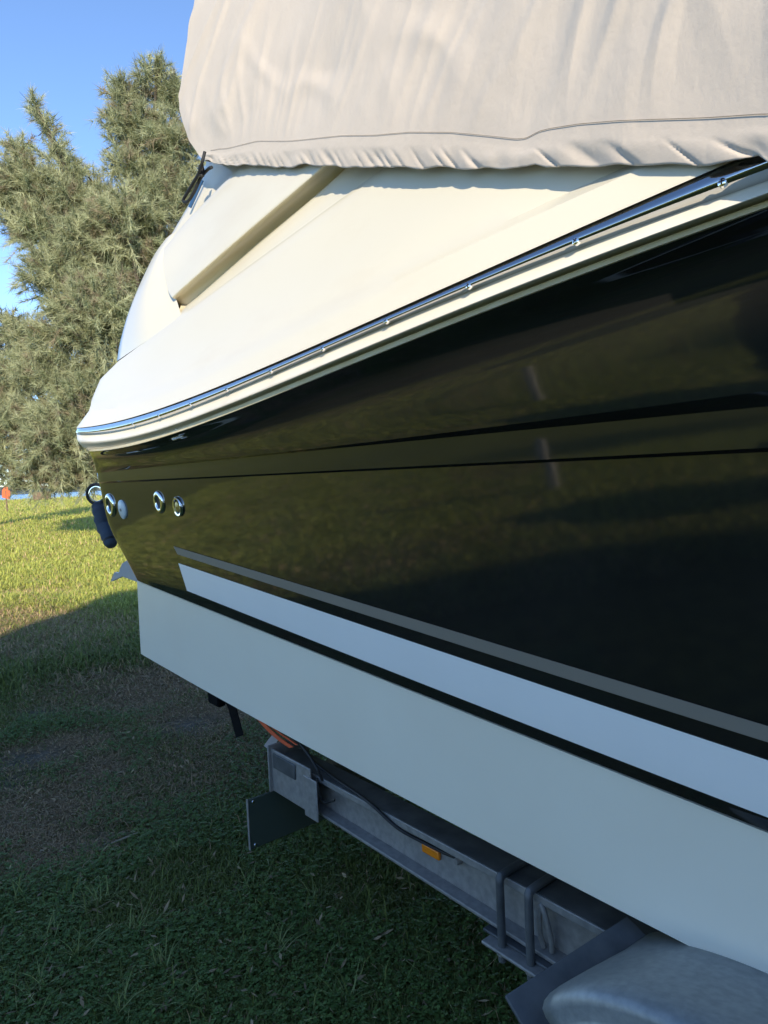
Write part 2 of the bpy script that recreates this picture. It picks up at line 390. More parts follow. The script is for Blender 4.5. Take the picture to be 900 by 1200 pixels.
# shelf under the scoop, running from the deck edge up and inboard, and the recess behind
band('recess_shelf', [
    ([(205,378),(293,312.5),(409,226.5),(446,199.5),(520,146)], [-.004,-.006,-.008,-.008,-.008]),
    ([(207,369),(232,349),(300,291),(388,216),(470,140)], [.025,.035,.038,.038,.038]),
    ([(212,358),(224,354),(302,285),(379,221),(455,150)], [.055,.07,.075,.075,.075]),
    ([(210,354),(224,346),(302,277),(386,205),(450,140)], [.08,.11,.13,.13,.13]),
    ([(207,351),(222,334),(300,262),(386,185),(440,125)], [.10,.15,.18,.18,.18])], 40, 4)
band('windscreen_coaming', [
    ([(188,300),(215,276),(300,196),(350,160)], [.17,.17,.17,.17]),
    ([(203,271),(232,240),(290,196),(345,150)], [.18,.19,.19,.19]),
    ([(222,238),(245,215),(290,180),(340,140)], [.22,.21,.2,.2]),
    ([(238,205),(252,190),(290,165),(340,125)], [.25,.23,.22,.22]),
    ([(247,160),(260,150),(290,135),(340,110)], [.30,.28,.26,.26])], 18, 4, bridge=True)
# drawcord shadow painted as a blue line; dark slot in the scoop
pa, pb = px(222.5, 243, .17), px(237, 211, .20)
B().tube([pa, pa.lerp(pb, .5), pb], .008, 8).build('cord_shadow', M('cord_shadow_blue', (.03, .09, .22), .35), boat, 40)
pv = px(262, 296, .06)
B().box((pv.x-.05, pv.y, pv.z-.006), (pv.x+.05, pv.y+.02, pv.z+.008)).build('vent_slot', dark_rubber, boat, 40, .003)
# cabin block that holds the cover up (seen only if you lift the cover)
B().box((.9, .45, 2.3), (3.4, 2.05, 2.62)).build('cabin_top', cream_gel, boat, 40, .08)
# stern drive --------------------------------------------------------------------
pf = px(140, 668, .28)
dr = B()
dr.box((-.55, 1.13, .62), (-.06, 1.37, 1.25)).box((-.48, 1.18, .28), (-.2, 1.32, .66))
sd = dr.build('stern_drive', drive_grey, boat, 40, .03)
# trim tab seen past the hull corner: a shaped blade hanging from the transom foot
tip = [px(130, 681, .22), px(134, 671, .22), px(139, 672, .22), px(143, 661, .22), px(152, 655, .22), px(172, 664, .22), px(168, 684, .22), px(143, 675, .22)]
V = [tuple(p) for p in tip]+[(p.x, p.y+.012, p.z) for p in tip]; n_ = len(tip)
F = [tuple(range(n_)), tuple(range(n_, 2*n_))[::-1]]+[(i, (i+1) % n_, n_+(i+1) % n_, n_+i) for i in range(n_)]
B().add(V, F).build('trim_tab', drive_grey, boat, 40, .003)
B().add([(v[0], 2*YC-v[1], v[2]) for v in V], F).build('trim_tab', drive_grey, boat, 40, .003)
# ================================================================= FENDER AT THE STERN
fen = place(tag(empty('boat_fender'), 'navy cloth covered fender hanging from a dark ring behind the stern', 'fender'))
pr = px(113, 579, .03)
R_ = .052
B().tube([(pr.x+R_*.75*math.cos(a), pr.y+R_*.7*math.cos(a), pr.z+R_*math.sin(a)) for a in np.linspace(0, 2*math.pi, 25)], .0095, 8, False).build('ring', dark_rubber, fen, 60)
ring_in = B().tube([(pr.x+R_*.6*math.cos(a), pr.y+R_*.56*math.cos(a), pr.z+R_*.8*math.sin(a)) for a in np.linspace(0, 2*math.pi, 25)], .004, 6, False).build('ring_liner', chrome, fen, 60)
fp = [px(114, 590, .03), px(117, 600, .03), px(122, 616, .04), px(128, 630, .04), px(131, 640, .04)]
b = B(); pts = []
rad = []
for i in range(17):
    t = i/16*4; k = min(int(t), 3); q = fp[k].lerp(fp[k+1], t-k); pts.append(q)
    rad.append((.020 if i == 0 else .030+.010*math.sin(i/16*math.pi)+.004*math.sin(i*2.3)) if i < 16 else .022)
b.tube(pts, rad, 14)
fo = b.build('sleeve', navy, fen, 60)
q0, q1 = pts[13], pts[14]
B().tube([q0, q1], .037, 14).build('band', dark_rubber, fen, 40)
# ================================================================= COVER
cov = place(tag(empty('boat_cover'), 'wrinkled beige canvas cover with stitched hem draped over the deck', 'boat cover'))
hem = [(236,190),(246,196),(262,197),(300,195.5),(335,197.5),(352,193),(400,195.5),(440,196),(480,196.5),(530,197),(575,197),(606,198.5),(617,197),(628,193),(640,196),(680,195),(725,192),(780,193),(830,194),(868,190),(888,184),(900,192),(930,190)]
seam = [(236,176),(248,183),(262,182),(300,172),(335,171),(352,169.5),(400,165),(440,165),(480,162),(530,163),(575,168),(606,172),(617,171),(632,163),(645,160),(680,155),(725,152),(780,151),(830,150),(868,148),(888,147),(900,147),(930,146)]
hy_u = [236, 280, 386, 445, 600, 731, 900, 930]; hy = [.13, .075, -.03, -.075, -.16, -.215, -.265, -.27]
hemy = lambda u: float(np.interp(u, hy_u, hy))
NU = 420
us = np.linspace(236, 930, NU)
def dens(pts, u): P = np.array(pts); return np.interp(u, P[:, 0], P[:, 1])
hv = dens(hem, us); sv = dens(seam, us)
k5 = np.ones(5)/5
sv = np.convolve(np.r_[[sv[0]]*2, sv, [sv[-1]]*2], k5, 'valid')
H = [px(u, v, hemy(u)) for u, v in zip(us, hv)]
S = [px(u, v, hemy(u)+.006) for u, v in zip(us, sv)]
H = np.array([tuple(p) for p in H]); S = np.array([tuple(p) for p in S])
# sides rise and lean in to a common ridge height, the aft edge follows the silhouette
def aft_edge(z):                               # s position of the aft edge of the cover for height z
    return float(np.interp(z, AZ, AX))
sil = [(237,191,.13),(213,160,.12),(200,126,.13),(203,90,.15),(208,50,.18),(217,2,.22),(226,-60,.28)]
SP = []
for u, v, y in sil:
    y = .13
    for _ in range(10): p = px(u+3, v, y); a_ = max(0, (p.z-3.0)/1.3); y = .125+.17*a_+.10*a_*a_
    SP.append(p)
AZ = [p.z for p in SP]; AX = [p.x for p in SP]
ZT = 3.75
rows = []
NV = 150
CREASE = []
for u_, v_, sl_, wd_, am in ((636, 163, .30, .035, .009), (452, 163, .55, .04, .007), (700, 153, 1.0, .05, .006), (330, 171, .3, .04, .009), (262, 182, -.15, .04, .010)):
    p = px(u_, v_, hemy(u_)); CREASE.append((p.x, p.z, sl_, wd_, am))
def fold(s, t, z):
    wx = noise.noise(Vector((s*1.1, z*1.1, 12)))*.6
    a = s*.62+z*.78; c = s*.78-z*.62        # along and across the pull of the cloth
    n1 = noise.noise(Vector((c*2.2+wx, a*.9, 1.7))); f = .024*n1
    n2 = noise.noise(Vector((c*4.6+wx*.9, a*1.3+wx*.5, 4.7))); f += .010*max(0, 1-abs(n2)*4.5)**1.5*max(0, n1+.3)*2
    c2 = s*.9+z*.5; a2 = z*.9-s*.5
    n3 = noise.noise(Vector((c2*3.4-wx, a2*1.6, 9.1))); f += .007*max(0, 1-abs(n3)*5)*max(0, .5-n1)
    low = math.exp(-t*4.5)                   # tight puckers just above the hem
    n4 = noise.noise(Vector((s*9+wx*2-z*2.5, z*2.2, 2.2))); f += .011*low*max(0, 1-abs(n4)*3.5)
    f += .004*noise.noise(Vector((s*7, z*6, 2.2)))
    for s0, z0, sl_, wd_, am in CREASE:
        e_ = (s-s0-sl_*(z-z0))/wd_; f += am*math.exp(-(e_*e_)/(.25+abs(e_)))*math.exp(-max(0, z-z0)*3.0)
    return f
for j in range(NV):
    t = j/(NV-1); row = []
    for i in range(NU):
        h = H[i]; s_ = S[i]
        if t < .10:                            # hem: a soft rolled band between hem and seam
            q = t/.10; p = h*(1-q)+s_*q
            p = p.copy(); p[1] -= .002*math.sin(q*math.pi)
            pk = noise.noise(Vector((h[0]*7, q*.6, 5)))*.004+max(0, 1-abs(noise.noise(Vector((h[0]*15+q*1.2, .2, 8))))*6)*.0042*(1-.6*q)+noise.noise(Vector((h[0]*22, q, 3)))*.0022
            p[1] += pk*math.sin(min(1, q+.25)*math.pi)*1.3; p[2] += noise.noise(Vector((h[0]*12, 0, 3)))*.007*(1-q)
        else:
            q = (t-.10)/.90; q2 = q**.9
            # wall then shoulder then roof
            zt = 3.0+1.3*max(0, min(1, (3.3-h[0])/3.0)); dz = zt-s_[2]
            if q < .72:
                a = q/.72; z = s_[2]+dz*a; y = s_[1]+.17*a+.10*a*a; x = s_[0]-.0*a
            else:
                a = (q-.72)/.28; yb = s_[1]+.27; z = zt+.16*math.sin(a*math.pi/2); y = yb+(YC-yb)*a; x = s_[0]
            p = np.array([x, y, z])
            e = min(1, (q*8))
            amp = e*(1 if q < .72 else .6)
            p[1] -= fold(x, t, z)*amp-.008*e
            
        # slide the aft strip out to the silhouette
        w_ = max(0, 1-(i/NU)/.16)
        if t >= .0:
            tgt = aft_edge(min(max(p[2], AZ[0]), AZ[-1])); cur = H[0][0]
            p[0] += (tgt-cur)*w_**1.2
        row.append(p)
    rows.append(row)
# aft end: gather the aft edge inboard
full = []
for j, row in enumerate(rows):
    e = row[0]; ext = []
    for k in range(8, 0, -1):
        a = k/8; y = e[1]+(YC-e[1])*a; ext.append(np.array([e[0]-.10*math.sin(a*math.pi)*0+.03*a+.18*(a>.0)*(math.sin(a*1.5))*0, y if a > .2 else e[1]+.05*k, e[2]]))
    fwd = []
    l = row[-1]
    for k in range(1, 9):
        x = l[0]+k*.2; fwd.append(np.array([x, l[1]+(YC-l[1])*(k/8)**2*.6, l[2]-(.05*k if j > NV*.7 else 0)]))
    full.append(ext+list(row)+fwd)
cv = weld(grid(full).build('canvas', cloth, cov, 60), .0004)
sm = cv.modifiers.new('thickness', 'SOLIDIFY'); sm.thickness = .0016; sm.offset = 0
# stitches
st = B(); row = rows[int(NV*.10)+1]
acc = 0
for i in range(6, NU-1):
    a, b_ = Vector(row[i]), Vector(row[i+1]); 
    m_ = a.lerp(b_, .78); o_ = Vector((0, -.0022, 0)); st.tube([a+o_, m_+o_], .0006, 4, False)
tag(st.build('stitching', thread, cov, 60), kind='stuff')
# drawcord and toggle
cp = [px(240, 178, .10), px(237, 190, .09), px(233, 203, .10), px(226, 215, .11), px(219, 227, .11), px(215, 234, .11), px(217, 237, .11), px(222, 234, .11), px(228, 224, .115), px(235, 209, .12), px(243, 199, .12), px(248, 196, .11)]
P = smooth_rows([np.array(tuple(p)) for p in cp], 5); B().tube(P, .0065, 8).build('drawcord', cord_m, cov, 60)
kp = px(236, 200, .11); B().tube([kp+Vector((0, 0, .02)), kp, kp-Vector((0, 0, .022))], [.010, .014, .010], 10).build('toggle', dark_rubber, cov, 60)
# ================================================================= TRAILER
trl = place(tag(empty('boat_trailer'), 'galvanised steel boat trailer standing under the hull', 'trailer'))
ea = px(326, 905, .10); BZ1 = px(560, 1011, .10).z; BZ0 = px(569, 1082, .10).z
SE = ea.x
def beam(y0, y1, yw):
    b = B(); X0, X1 = SE+.02, 5.6
    b.box((X0, y0, BZ1-.020), (X1, y1, BZ1)); b.box((X0, y0, BZ0), (X1, y1, BZ0+.010)); b.box((X0, yw, BZ0+.010), (X1, yw+.008, BZ1-.020))
    b.V = [(v[0], v[1], v[2]+(.022*(2.3-v[0])/(2.3-X0) if v[2] < BZ0+.02 else 0)) for v in b.V]
    B().box((X0+.002, y0+.002, BZ1+.0005), (X1-.002, y1-.002, BZ1+.003)).build('flange_cap', galv_dark, trl, 30)
    return b.build('side_beam', galv, trl, 30, .0022)
beam(.10, .19, .140); beam(2*YC-.19, 2*YC-.10, 2*YC-.148)
# rear end bracket: upright plate with a folded gusset
b = B(); b.box((SE-.004, .06, BZ0+.024), (SE+.004, .24, BZ1+.045)); b.box((SE, .074, BZ0+.026), (SE+.26, .082, BZ1+.03)); b.box((SE+.22, .070, BZ0+.012), (SE+.30, .076, BZ1-.0))
b.build('end_bracket', galv, trl, 30, .006)
b = B(); b.box((SE+.02, .068, BZ1-.035), (SE+.17, .0735, BZ1+.02)); b.build('bracket_opening', galv_dark, trl, 30, .004)
for s_ in (SE+.06, 1.9, 3.3, 4.6):
    B().box((s_, .152, BZ0+.012), (s_+.06, 2*YC-.152, BZ0+.10)).build('cross_member', galv, trl, 30, .003)
B().box((5.3, YC-.05, BZ0+.014), (7.6, YC+.05, BZ0+.1)).build('drawbar', galv, trl, 30, .004)
for y in (.42, 2*YC-.42):
    B().box((SE+.1, y-.05, BZ1-.01), (4.6, y+.05, .60 if BZ1 < .58 else BZ1+.02)).build('bunk', blk_plate, trl, 30, .01)
# rear light board seen under the beam end
pt, pbm = px(290, 937, -.02), px(283, 988, -.02)
lb = B().box((pt.x-.004, -.02, pbm.z), (pt.x+.004, .62, pt.z)).build('light_board', blk_plate, trl, 30, .006)
for z in (pt.z-.014, pbm.z+.014):
    B().lathe([(.0001, .004), (.005, .004), (.007, 0)], 10, (pt.x+.004, .0, z), (1, 0, 0)).build('screw', chrome, lb, 40)
B().box((pt.x-.006, -.023, pbm.z), (pt.x+.006, -.0205, pt.z)).build('board_edge', galv, lb, 30)
# amber reflector
pa = px(505, 998, .132)
B().box((pa.x-.036, .128, pa.z-.013), (pa.x+.036, .1385, pa.z+.013)).build('amber_reflector', amber, trl, 30, .003)
# bolts on the web
for u, v in ((394, 920), (538, 1008)):
    p = px(u, v, .135)
    B().lathe([(.0001, .018), (.008, .018), (.011, .012), (.011, 0)], 8, (p.x, .139, p.z), (0, -1, 0)).build('bolt', galv, trl, 40)
# cable loom
cb_ = [px(352, 872, .08), px(362, 885, .075), px(371, 900, .07), px(378, 915, .082)]
P = smooth_rows([np.array(tuple(p)) for p in cb_], 5); B().tube(P, .0045, 7).build('cable', dark_rubber, trl, 60)
def pz(u, v, z): 
    d = ray(u, v); dl = Vector((d.dot(FW), d.dot(IB), d.z)); return camL+dl*((z-camL.z)/dl.z)
cb_ = [pz(356, 878, BZ1+.03), pz(368, 893, BZ1+.008), pz(392, 912, BZ1+.006), pz(420, 931, BZ1+.006), pz(440, 947, BZ1+.005), px(456, 962, .094), px(470, 973, .10), px(490, 984, .122), px(520, 999, .13), px(535, 1005, .13)]
P = smooth_rows([np.array(tuple(p)) for p in cb_], 6); B().tube(P, .0055, 7).build('cable', dark_rubber, trl, 60)
cb_ = [px(372, 912, .07), px(374, 930, .075), px(380, 940, .09), px(392, 938, .10)]
P = smooth_rows([np.array(tuple(p)) for p in cb_], 5); B().tube(P, .0035, 7).build('cable', dark_rubber, trl, 60)
# u-bolts with clamp plate
clamp_s = []
for u in (590, 623):
    p = px(u, 1090, .085); clamp_s.append(p.x)
    a = [(p.x, .078, BZ0-.05), (p.x, .078, BZ0), (p.x, .078, BZ1-.004), (p.x, .082, BZ1+.008), (p.x, .10, BZ1+.013), (p.x, .19, BZ1+.013), (p.x, .21, BZ1+.004), (p.x, .212, BZ1-.02), (p.x, .212, BZ0-.05)]
    P = smooth_rows([np.array(q) for q in a], 4)
    ub = B().tube(P, .0105, 10).build('u_bolt', galv_dark, trl, 60)
    for yy in (.078, .212):
        B().lathe([(.007, -.018), (.014, -.018), (.014, -.006), (.006, -.006)], 6, (p.x, yy, BZ0-.016), (0, 0, 1)).build('nut', galv, ub, 30)
B().box((clamp_s[0]-.05, .055, BZ0-.021), (clamp_s[1]+.04, .235, BZ0-.012)).build('clamp_plate', galv, trl, 30, .003)
B().box((clamp_s[0]-.07, .085, BZ0-.0105), (clamp_s[1]+.14, .16, BZ0-.003)).build('spring_leaf', galv_dark, trl, 30, .002)
B().box((2.84, .05, .29), (2.90, 2*YC-.05, .35)).build('axle', galv_dark, trl, 30, .01)
# vertical web tube loop next to the second u-bolt
p = px(641, 1070, .12); a = [(p.x-.012, .12, BZ0+.015), (p.x-.016, .11, BZ0+.06), (p.x, .10, BZ1-.02), (p.x+.016, .11, BZ0+.06), (p.x+.012, .12, BZ0+.015)]
B().tube(smooth_rows([np.array(q) for q in a], 4), .007, 8).build('hose_loop', galv, trl, 60)
# wheel guard and wheel
WX, WZ = 2.87, .33
YO, YI = -.20, .05
def gz_(x, y): return WZ+(.378+.039*min(1, max(0, (.02-y)/.2)))*max(0, 1-abs((x-WX)/.5)**2.6)**.385
def guard(sg):
    b = B(); rows = []
    for a in np.linspace(0, 1, 36):
        r = []
        prof = [(YI+.05, 0), (YI-.02, 0), (-.06, 0), (-.10, 0), (YO+.06, .0), (YO+.034, .003), (YO+.016, .011), (YO+.005, .024), (YO+.001, .045), (YO, .08), (YO-.004, .092), (YO-.012, .099), (YO-.014, .107), (YO-.007, .113), (YO+.003, .109)]
        for y, drop in prof:
            xs0 = 2.446+.20*max(0, (y-YO))*a**0; x = xs0+(2*WX-xs0-2.414*0-xs0)*0+(3.326-xs0)*a
            z = gz_(x, y); dx, dz = x-WX, z-WZ; L_ = math.hypot(dx, dz)
            r.append(np.array((x-dx/L_*drop*.62, y if sg > 0 else 2*YC-y, z-dz/L_*drop*.62)))
        rows.append(r)
    return grid(rows, mirror=False, bld=b)
for sg in (1, -1):
    o = weld(guard(sg).build('wheel_guard', guard_m, trl, 60)); s2 = o.modifiers.new('t', 'SOLIDIFY'); s2.thickness = .003
    V = [px(592, 1166, YO), px(624, 1222, YO), px(760, 1098, .10), px(735, 1073, .10)]
    V = [tuple(v) for v in V]; V += [(v[0]-.003, v[1], v[2]-.007) for v in V]
    if sg < 0: V = [(v[0], 2*YC-v[1], v[2]) for v in V]
    B().add(V, [(0,1,2,3),(7,6,5,4),(0,4,5,1),(1,5,6,2),(2,6,7,3),(3,7,4,0)]).build('guard_step', galv_dark, o, 30, .002)
for y in (-.075, 2*YC+.075):
    wh = B().lathe([(.17, -.09), (.24, -.10), (.30, -.095), (.325, -.07), (.33, 0), (.325, .07), (.30, .095), (.24, .10), (.17, .09)], 40, (WX, y+.02, WZ), (0, 1, 0)).build('wheel', tyre_m, trl, 40)
    B().lathe([(.001, .03), (.06, .03), (.08, .06), (.15, .05), (.172, .092), (.172, -.092), (.15, -.05), (.08, -.06), (.06, -.03), (.001, -.03)], 30, (WX, y+.02, WZ), (0, 1, 0)).build('rim', galv, wh, 40)
# ---------------------------------------------------------------- straps
os_ = place(tag(empty('orange_strap'), 'orange tie down strap with grey tag by the trailer end', 'strap'))
def ribbon(pts, wdt, th=.0015):
    P = smooth_rows([np.array(tuple(p)) for p in pts], 4); b = B(); V = []; F = []
    for p in P:
        for w_, t_ in ((-wdt/2, -th), (wdt/2, -th), (wdt/2, th), (-wdt/2, th)): V.append((p[0]+w_*.9, p[1]+t_, p[2]+w_*.4))
    for i in range(len(P)-1):
        for k in range(4): F.append((i*4+k, i*4+(k+1) % 4, i*4+4+(k+1) % 4, i*4+4+k))
    F += [(3, 2, 1, 0), tuple(range(len(V)-4, len(V)))]
    return b.add(V, F)
ribbon([px(300, 838, .12), px(316, 856, .115), px(330, 868, .11), px(342, 876, .11)], .030).build('webbing', webbing_o, os_, 40)
ribbon([px(318, 852, .13), px(332, 862, .125), px(348, 873, .12)], .012).build('webbing', webbing_o, os_, 40)
tp_ = [px(321, 858, .13), px(328, 864, .13), px(317, 880, .13), px(309, 874, .13)]
B().add([tuple(p) for p in tp_]+[(p.x, p.y+.001, p.z) for p in tp_], [(0,1,2,3),(7,6,5,4),(0,4,5,1),(1,5,6,2),(2,6,7,3),(3,7,4,0)]).build('tag', paper, os_, 30)
ks = place(tag(empty('black_strap'), 'loose black webbing strap dangling below the white hull bottom', 'strap'))
ribbon([px(262, 818, .14), px(270, 824, .14), px(275, 840, .14), px(281, 863, .14)], .075).build('webbing', webbing_k, ks, 40)
pk = px(252, 820, .16); B().box((pk.x-.06, .15, pk.z-.026), (pk.x+.05, .19, pk.z+.05)).build('buckle', webbing_k, ks, 30, .012)
# ================================================================= GROUND
DRY = [(150,815,.9,.95),(225,840,.7,.8),(60,880,.5,.4),(20,960,.55,.5),(40,1000,.35,.5),(110,905,.4,.4),(250,790,.9,.8)]
BARE = [(30,892,.28),(118,988,.15),(45,838,.25),(215,855,.3),(5,920,.2)]
dryw = [(gnd(u, v), r) for u, v, r, k in DRY]; barew = [(gnd(u, v), r) for u, v, r in BARE]
def fbm(x, y, s, sd=0.0): return noise.fractal(Vector((x*s, y*s, sd)), 1.0, 2.0, 4)
def patchiness(x, y):
    n = fbm(x, y, .9, 3.1); dry = 0; bare = 0
    for c, r in dryw: d = math.hypot(x-c.x, y-c.y)/r; dry = max(dry, max(0, 1.25-d))
    for c, r in barew: d = math.hypot(x-c.x, y-c.y)/r; bare = max(bare, max(0, 1.2-d))
    dry = min(1, max(0, dry*1.1+n*.55-.12)); dry = max(dry, min(1, max(0, (fbm(x, y, .33, 9)-.18)*2.2))*.6)
    bare = min(1, max(0, bare+n*.5-.25)); return dry, bare
def sun_paint(x, y): return min(1, max(0, (y-6.5)/4, (-3.3-.15*y-x)/2.0))  # sunlight painted into the lawn colour, rising past the shadow edge
def axis(lo, hi, dense_lo, dense_hi, step, far):
    d = list(np.arange(dense_lo, dense_hi, step)); a = dense_hi; st_ = step
    while a < hi: d.append(a); st_ *= 1.16; a += st_
    d.append(hi); a = dense_lo; st_ = step; pre = []
    while a > lo: st_ *= 1.16; a -= st_; pre.append(a)
    pre[-1] = lo; return np.array(sorted(set(pre+d)))
SHORE = 92.0
xs = axis(-1500, 1500, -7, 3, .07, 0); ys = axis(-900, SHORE+4, -1, 12, .07, 0)
hill = lambda x, y: .018*noise.noise(Vector((x*.5, y*.5, 0)))+.05*noise.noise(Vector((x*.06, y*.06, 4)))
X, Y = np.meshgrid(xs, ys); GV = np.zeros((X.size, 3)); GC = np.zeros((X.size, 3))
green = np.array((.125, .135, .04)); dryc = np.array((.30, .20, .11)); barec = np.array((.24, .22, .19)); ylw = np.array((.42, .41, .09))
for i, (x, y) in enumerate(zip(X.ravel(), Y.ravel())):
    sh = SHORE+1.5*math.sin(x*.05); z = hill(x, y) if abs(x) < 200 else 0
    if y > sh-2: z -= .45*min(1, (y-sh+2)/4)
    GV[i] = (x, y, z)
    if -70 < x < 14 and -3 < y < 100:
        d, b_ = patchiness(x, y); k = max(0, fbm(x, y, .25, 20)+.15)*.5
    else: d, b_, k = .25, 0, .3
    k = k+.85*sun_paint(x, y)
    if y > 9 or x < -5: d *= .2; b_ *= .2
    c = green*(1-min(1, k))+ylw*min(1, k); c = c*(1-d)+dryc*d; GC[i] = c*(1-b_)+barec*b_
nx = len(xs); idx = np.arange(X.size).reshape(X.shape)
GF = np.stack([idx[:-1, :-1].ravel(), idx[:-1, 1:].ravel(), idx[1:, 1:].ravel(), idx[1:, :-1].ravel()], 1)
grass_base = M('lawn_soil', (1, 1, 1), .95, attr='tint', var=(.50, .54, .46), vscale=7, detail=14, bump=[(.04, 5), (.05, 30), (.02, 120)], spec=.1)
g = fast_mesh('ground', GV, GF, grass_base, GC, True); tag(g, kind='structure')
# grass blades -----------------------------------------------------
leaf = M('grass_blade', (1, 1, 1), .6, attr='tint', spec=.25)
def translucent(m, fac):
    n = m.node_tree; b_ = n.nodes['Principled BSDF']; t = n.nodes.new('ShaderNodeBsdfTranslucent'); mx = n.nodes.new('ShaderNodeMixShader'); mx.inputs[0].default_value = fac
    src = b_.inputs['Base Color'].links[0].from_socket
    n.links.new(src, t.inputs[0]); n.links.new(b_.outputs[0], mx.inputs[1]); n.links.new(t.outputs[0], mx.inputs[2]); n.links.new(mx.outputs[0], n.nodes['Material Output'].inputs[0])
translucent(leaf, .3)
# lookup grid of patchiness
PX = np.arange(-9, 4, .1); PY = np.arange(-1.5, 15, .1)
PD = np.array([[patchiness(x, y) for x in PX] for y in PY])
def lookup(x, y):
    i = np.clip(((x+9)/.1).astype(int), 0, len(PX)-1); j = np.clip(((y+1.5)/.1).astype(int), 0, len(PY)-1); return PD[j, i, 0], PD[j, i, 1]
def blades(name, n, sampler, hgt, wid, flat=.9, yellow=0.0, bright=1.0, grow=0.0):
    x, y = sampler(n)
    d, bare = lookup(x, y); keep = (rng.random(n) > bare*.75) & ((rng.random(n) < (y-5.2)/3.5) if grow > .5 else True) & ((rng.random(n) < (13-y)/4) if 0 < grow < .5 else True); x, y, d = x[keep], y[keep], d[keep]; n = len(x)
    gs = 1+grow*np.maximum(0, y)
    ang = rng.uniform(0, 2*math.pi, n); h = hgt*rng.uniform(.4, 1.3, n)*(1-.5*d)*(1+(gs-1)*.35); wd = wid*rng.uniform(.6, 1.4, n)*gs
    lean = rng.uniform(.2, flat*1.6, n)*(1+d)
    dx, dy = np.cos(ang), np.sin(ang); z0 = np.array([hill(a, b_) for a, b_ in zip(x, y)])-.004
    base = np.stack([x, y, z0], 1); side = np.stack([-dy, dx, np.zeros(n)], 1)*wd[:, None]/2
    mid = base+np.stack([dx*h*lean*.35, dy*h*lean*.35, h*.62/(1+d*.6)], 1); tp = base+np.stack([dx*h*lean, dy*h*lean, h*np.maximum(.25, 1.05-.35*lean)], 1)
    V = np.stack([base-side, base+side, mid+side*.8, mid-side*.8, tp], 1).reshape(-1, 3)
    k = np.arange(n)*5; F = np.concatenate([np.stack([k, k+1, k+2], 1), np.stack([k, k+2, k+3], 1), np.stack([k+3, k+2, k+4], 1)])
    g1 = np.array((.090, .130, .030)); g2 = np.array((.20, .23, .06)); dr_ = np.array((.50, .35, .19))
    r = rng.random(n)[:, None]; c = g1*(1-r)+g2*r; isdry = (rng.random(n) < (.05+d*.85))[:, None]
    yl = np.array((.29, .29, .065)); L = np.array([sun_paint(a, b_) for a, b_ in zip(x, y)]); ymix = np.clip(rng.random(n)*L*1.6, 0, 1)[:, None]; c = c*(1-ymix)+yl*ymix
    c = np.where(isdry, dr_*(.35+.6*r), c); c = np.repeat(c*(1+.9*L[:, None]), 5, 0)  # blades on the sunny side get brighter colour
    o = fast_mesh(name, V, F, leaf, c); tag(o, kind='stuff'); return o
def wedge(y0, y1, a, b_, p=1.0, add=0.0):
    def f(n):
        y = y0*(y1/y0)**(rng.random(n)**p); return rng.uniform(0, 1, n)*(b_-a)*y+a*y+add*0, y
    return f
def rect(xr, yr): return lambda n: (rng.uniform(*xr, n), rng.uniform(*yr, n))
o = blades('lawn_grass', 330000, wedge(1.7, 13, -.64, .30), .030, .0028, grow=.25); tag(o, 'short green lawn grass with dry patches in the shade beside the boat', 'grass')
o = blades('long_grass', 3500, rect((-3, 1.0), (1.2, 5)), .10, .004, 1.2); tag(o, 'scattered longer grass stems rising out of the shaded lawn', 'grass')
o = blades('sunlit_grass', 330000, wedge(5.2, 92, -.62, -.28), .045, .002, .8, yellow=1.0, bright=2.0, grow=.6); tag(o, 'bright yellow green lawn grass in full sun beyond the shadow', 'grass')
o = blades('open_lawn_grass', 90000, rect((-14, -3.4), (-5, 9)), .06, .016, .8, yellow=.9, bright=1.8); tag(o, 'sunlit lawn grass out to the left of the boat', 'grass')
# clover leaves
def clover(n):
    x = rng.uniform(-2.6, 1.0, n); y = rng.uniform(1.2, 5, n); pn = np.array([noise.noise(Vector((a*1.3, b_*1.3, 6))) for a, b_ in zip(x, y)])
    d, bare = lookup(x, y); keep = (pn > -.25) & (rng.random(n) > d*1.1+bare); x, y = x[keep], y[keep]; n = len(x)
    z = rng.uniform(.014, .040, n)+np.array([hill(a, b_) for a, b_ in zip(x, y)]); a0 = rng.uniform(0, 6.28, n); r = rng.uniform(.006, .011, n); Vs = []; Fs = []
    for k in range(3):
        a = a0+k*2.094; tx = rng.normal(0, .35, n); c = np.stack([x, y, z], 1)
        d1_ = np.stack([np.cos(a), np.sin(a), tx], 1)*r[:, None]; s_ = np.stack([-np.sin(a), np.cos(a), -tx*.3], 1)*r[:, None]*.62
        Vs.append(np.stack([c, c+d1_*.75-s_, c+d1_*1.15, c+d1_*.75+s_], 1))
    V = np.stack(Vs, 1).reshape(-1, 3); k = np.arange(n*3)*4; F = np.stack([k, k+1, k+2, k+3], 1)
    rr = rng.random(n)[:, None]; c = np.array((.075, .135, .032))*(1-rr)+np.array((.14, .22, .055))*rr
    o = fast_mesh('clover', V, F, leaf, np.repeat(c, 12, 0)); tag(o, 'low clover leaves mixed through the shaded lawn', 'clover', kind='stuff')
clover(70000)
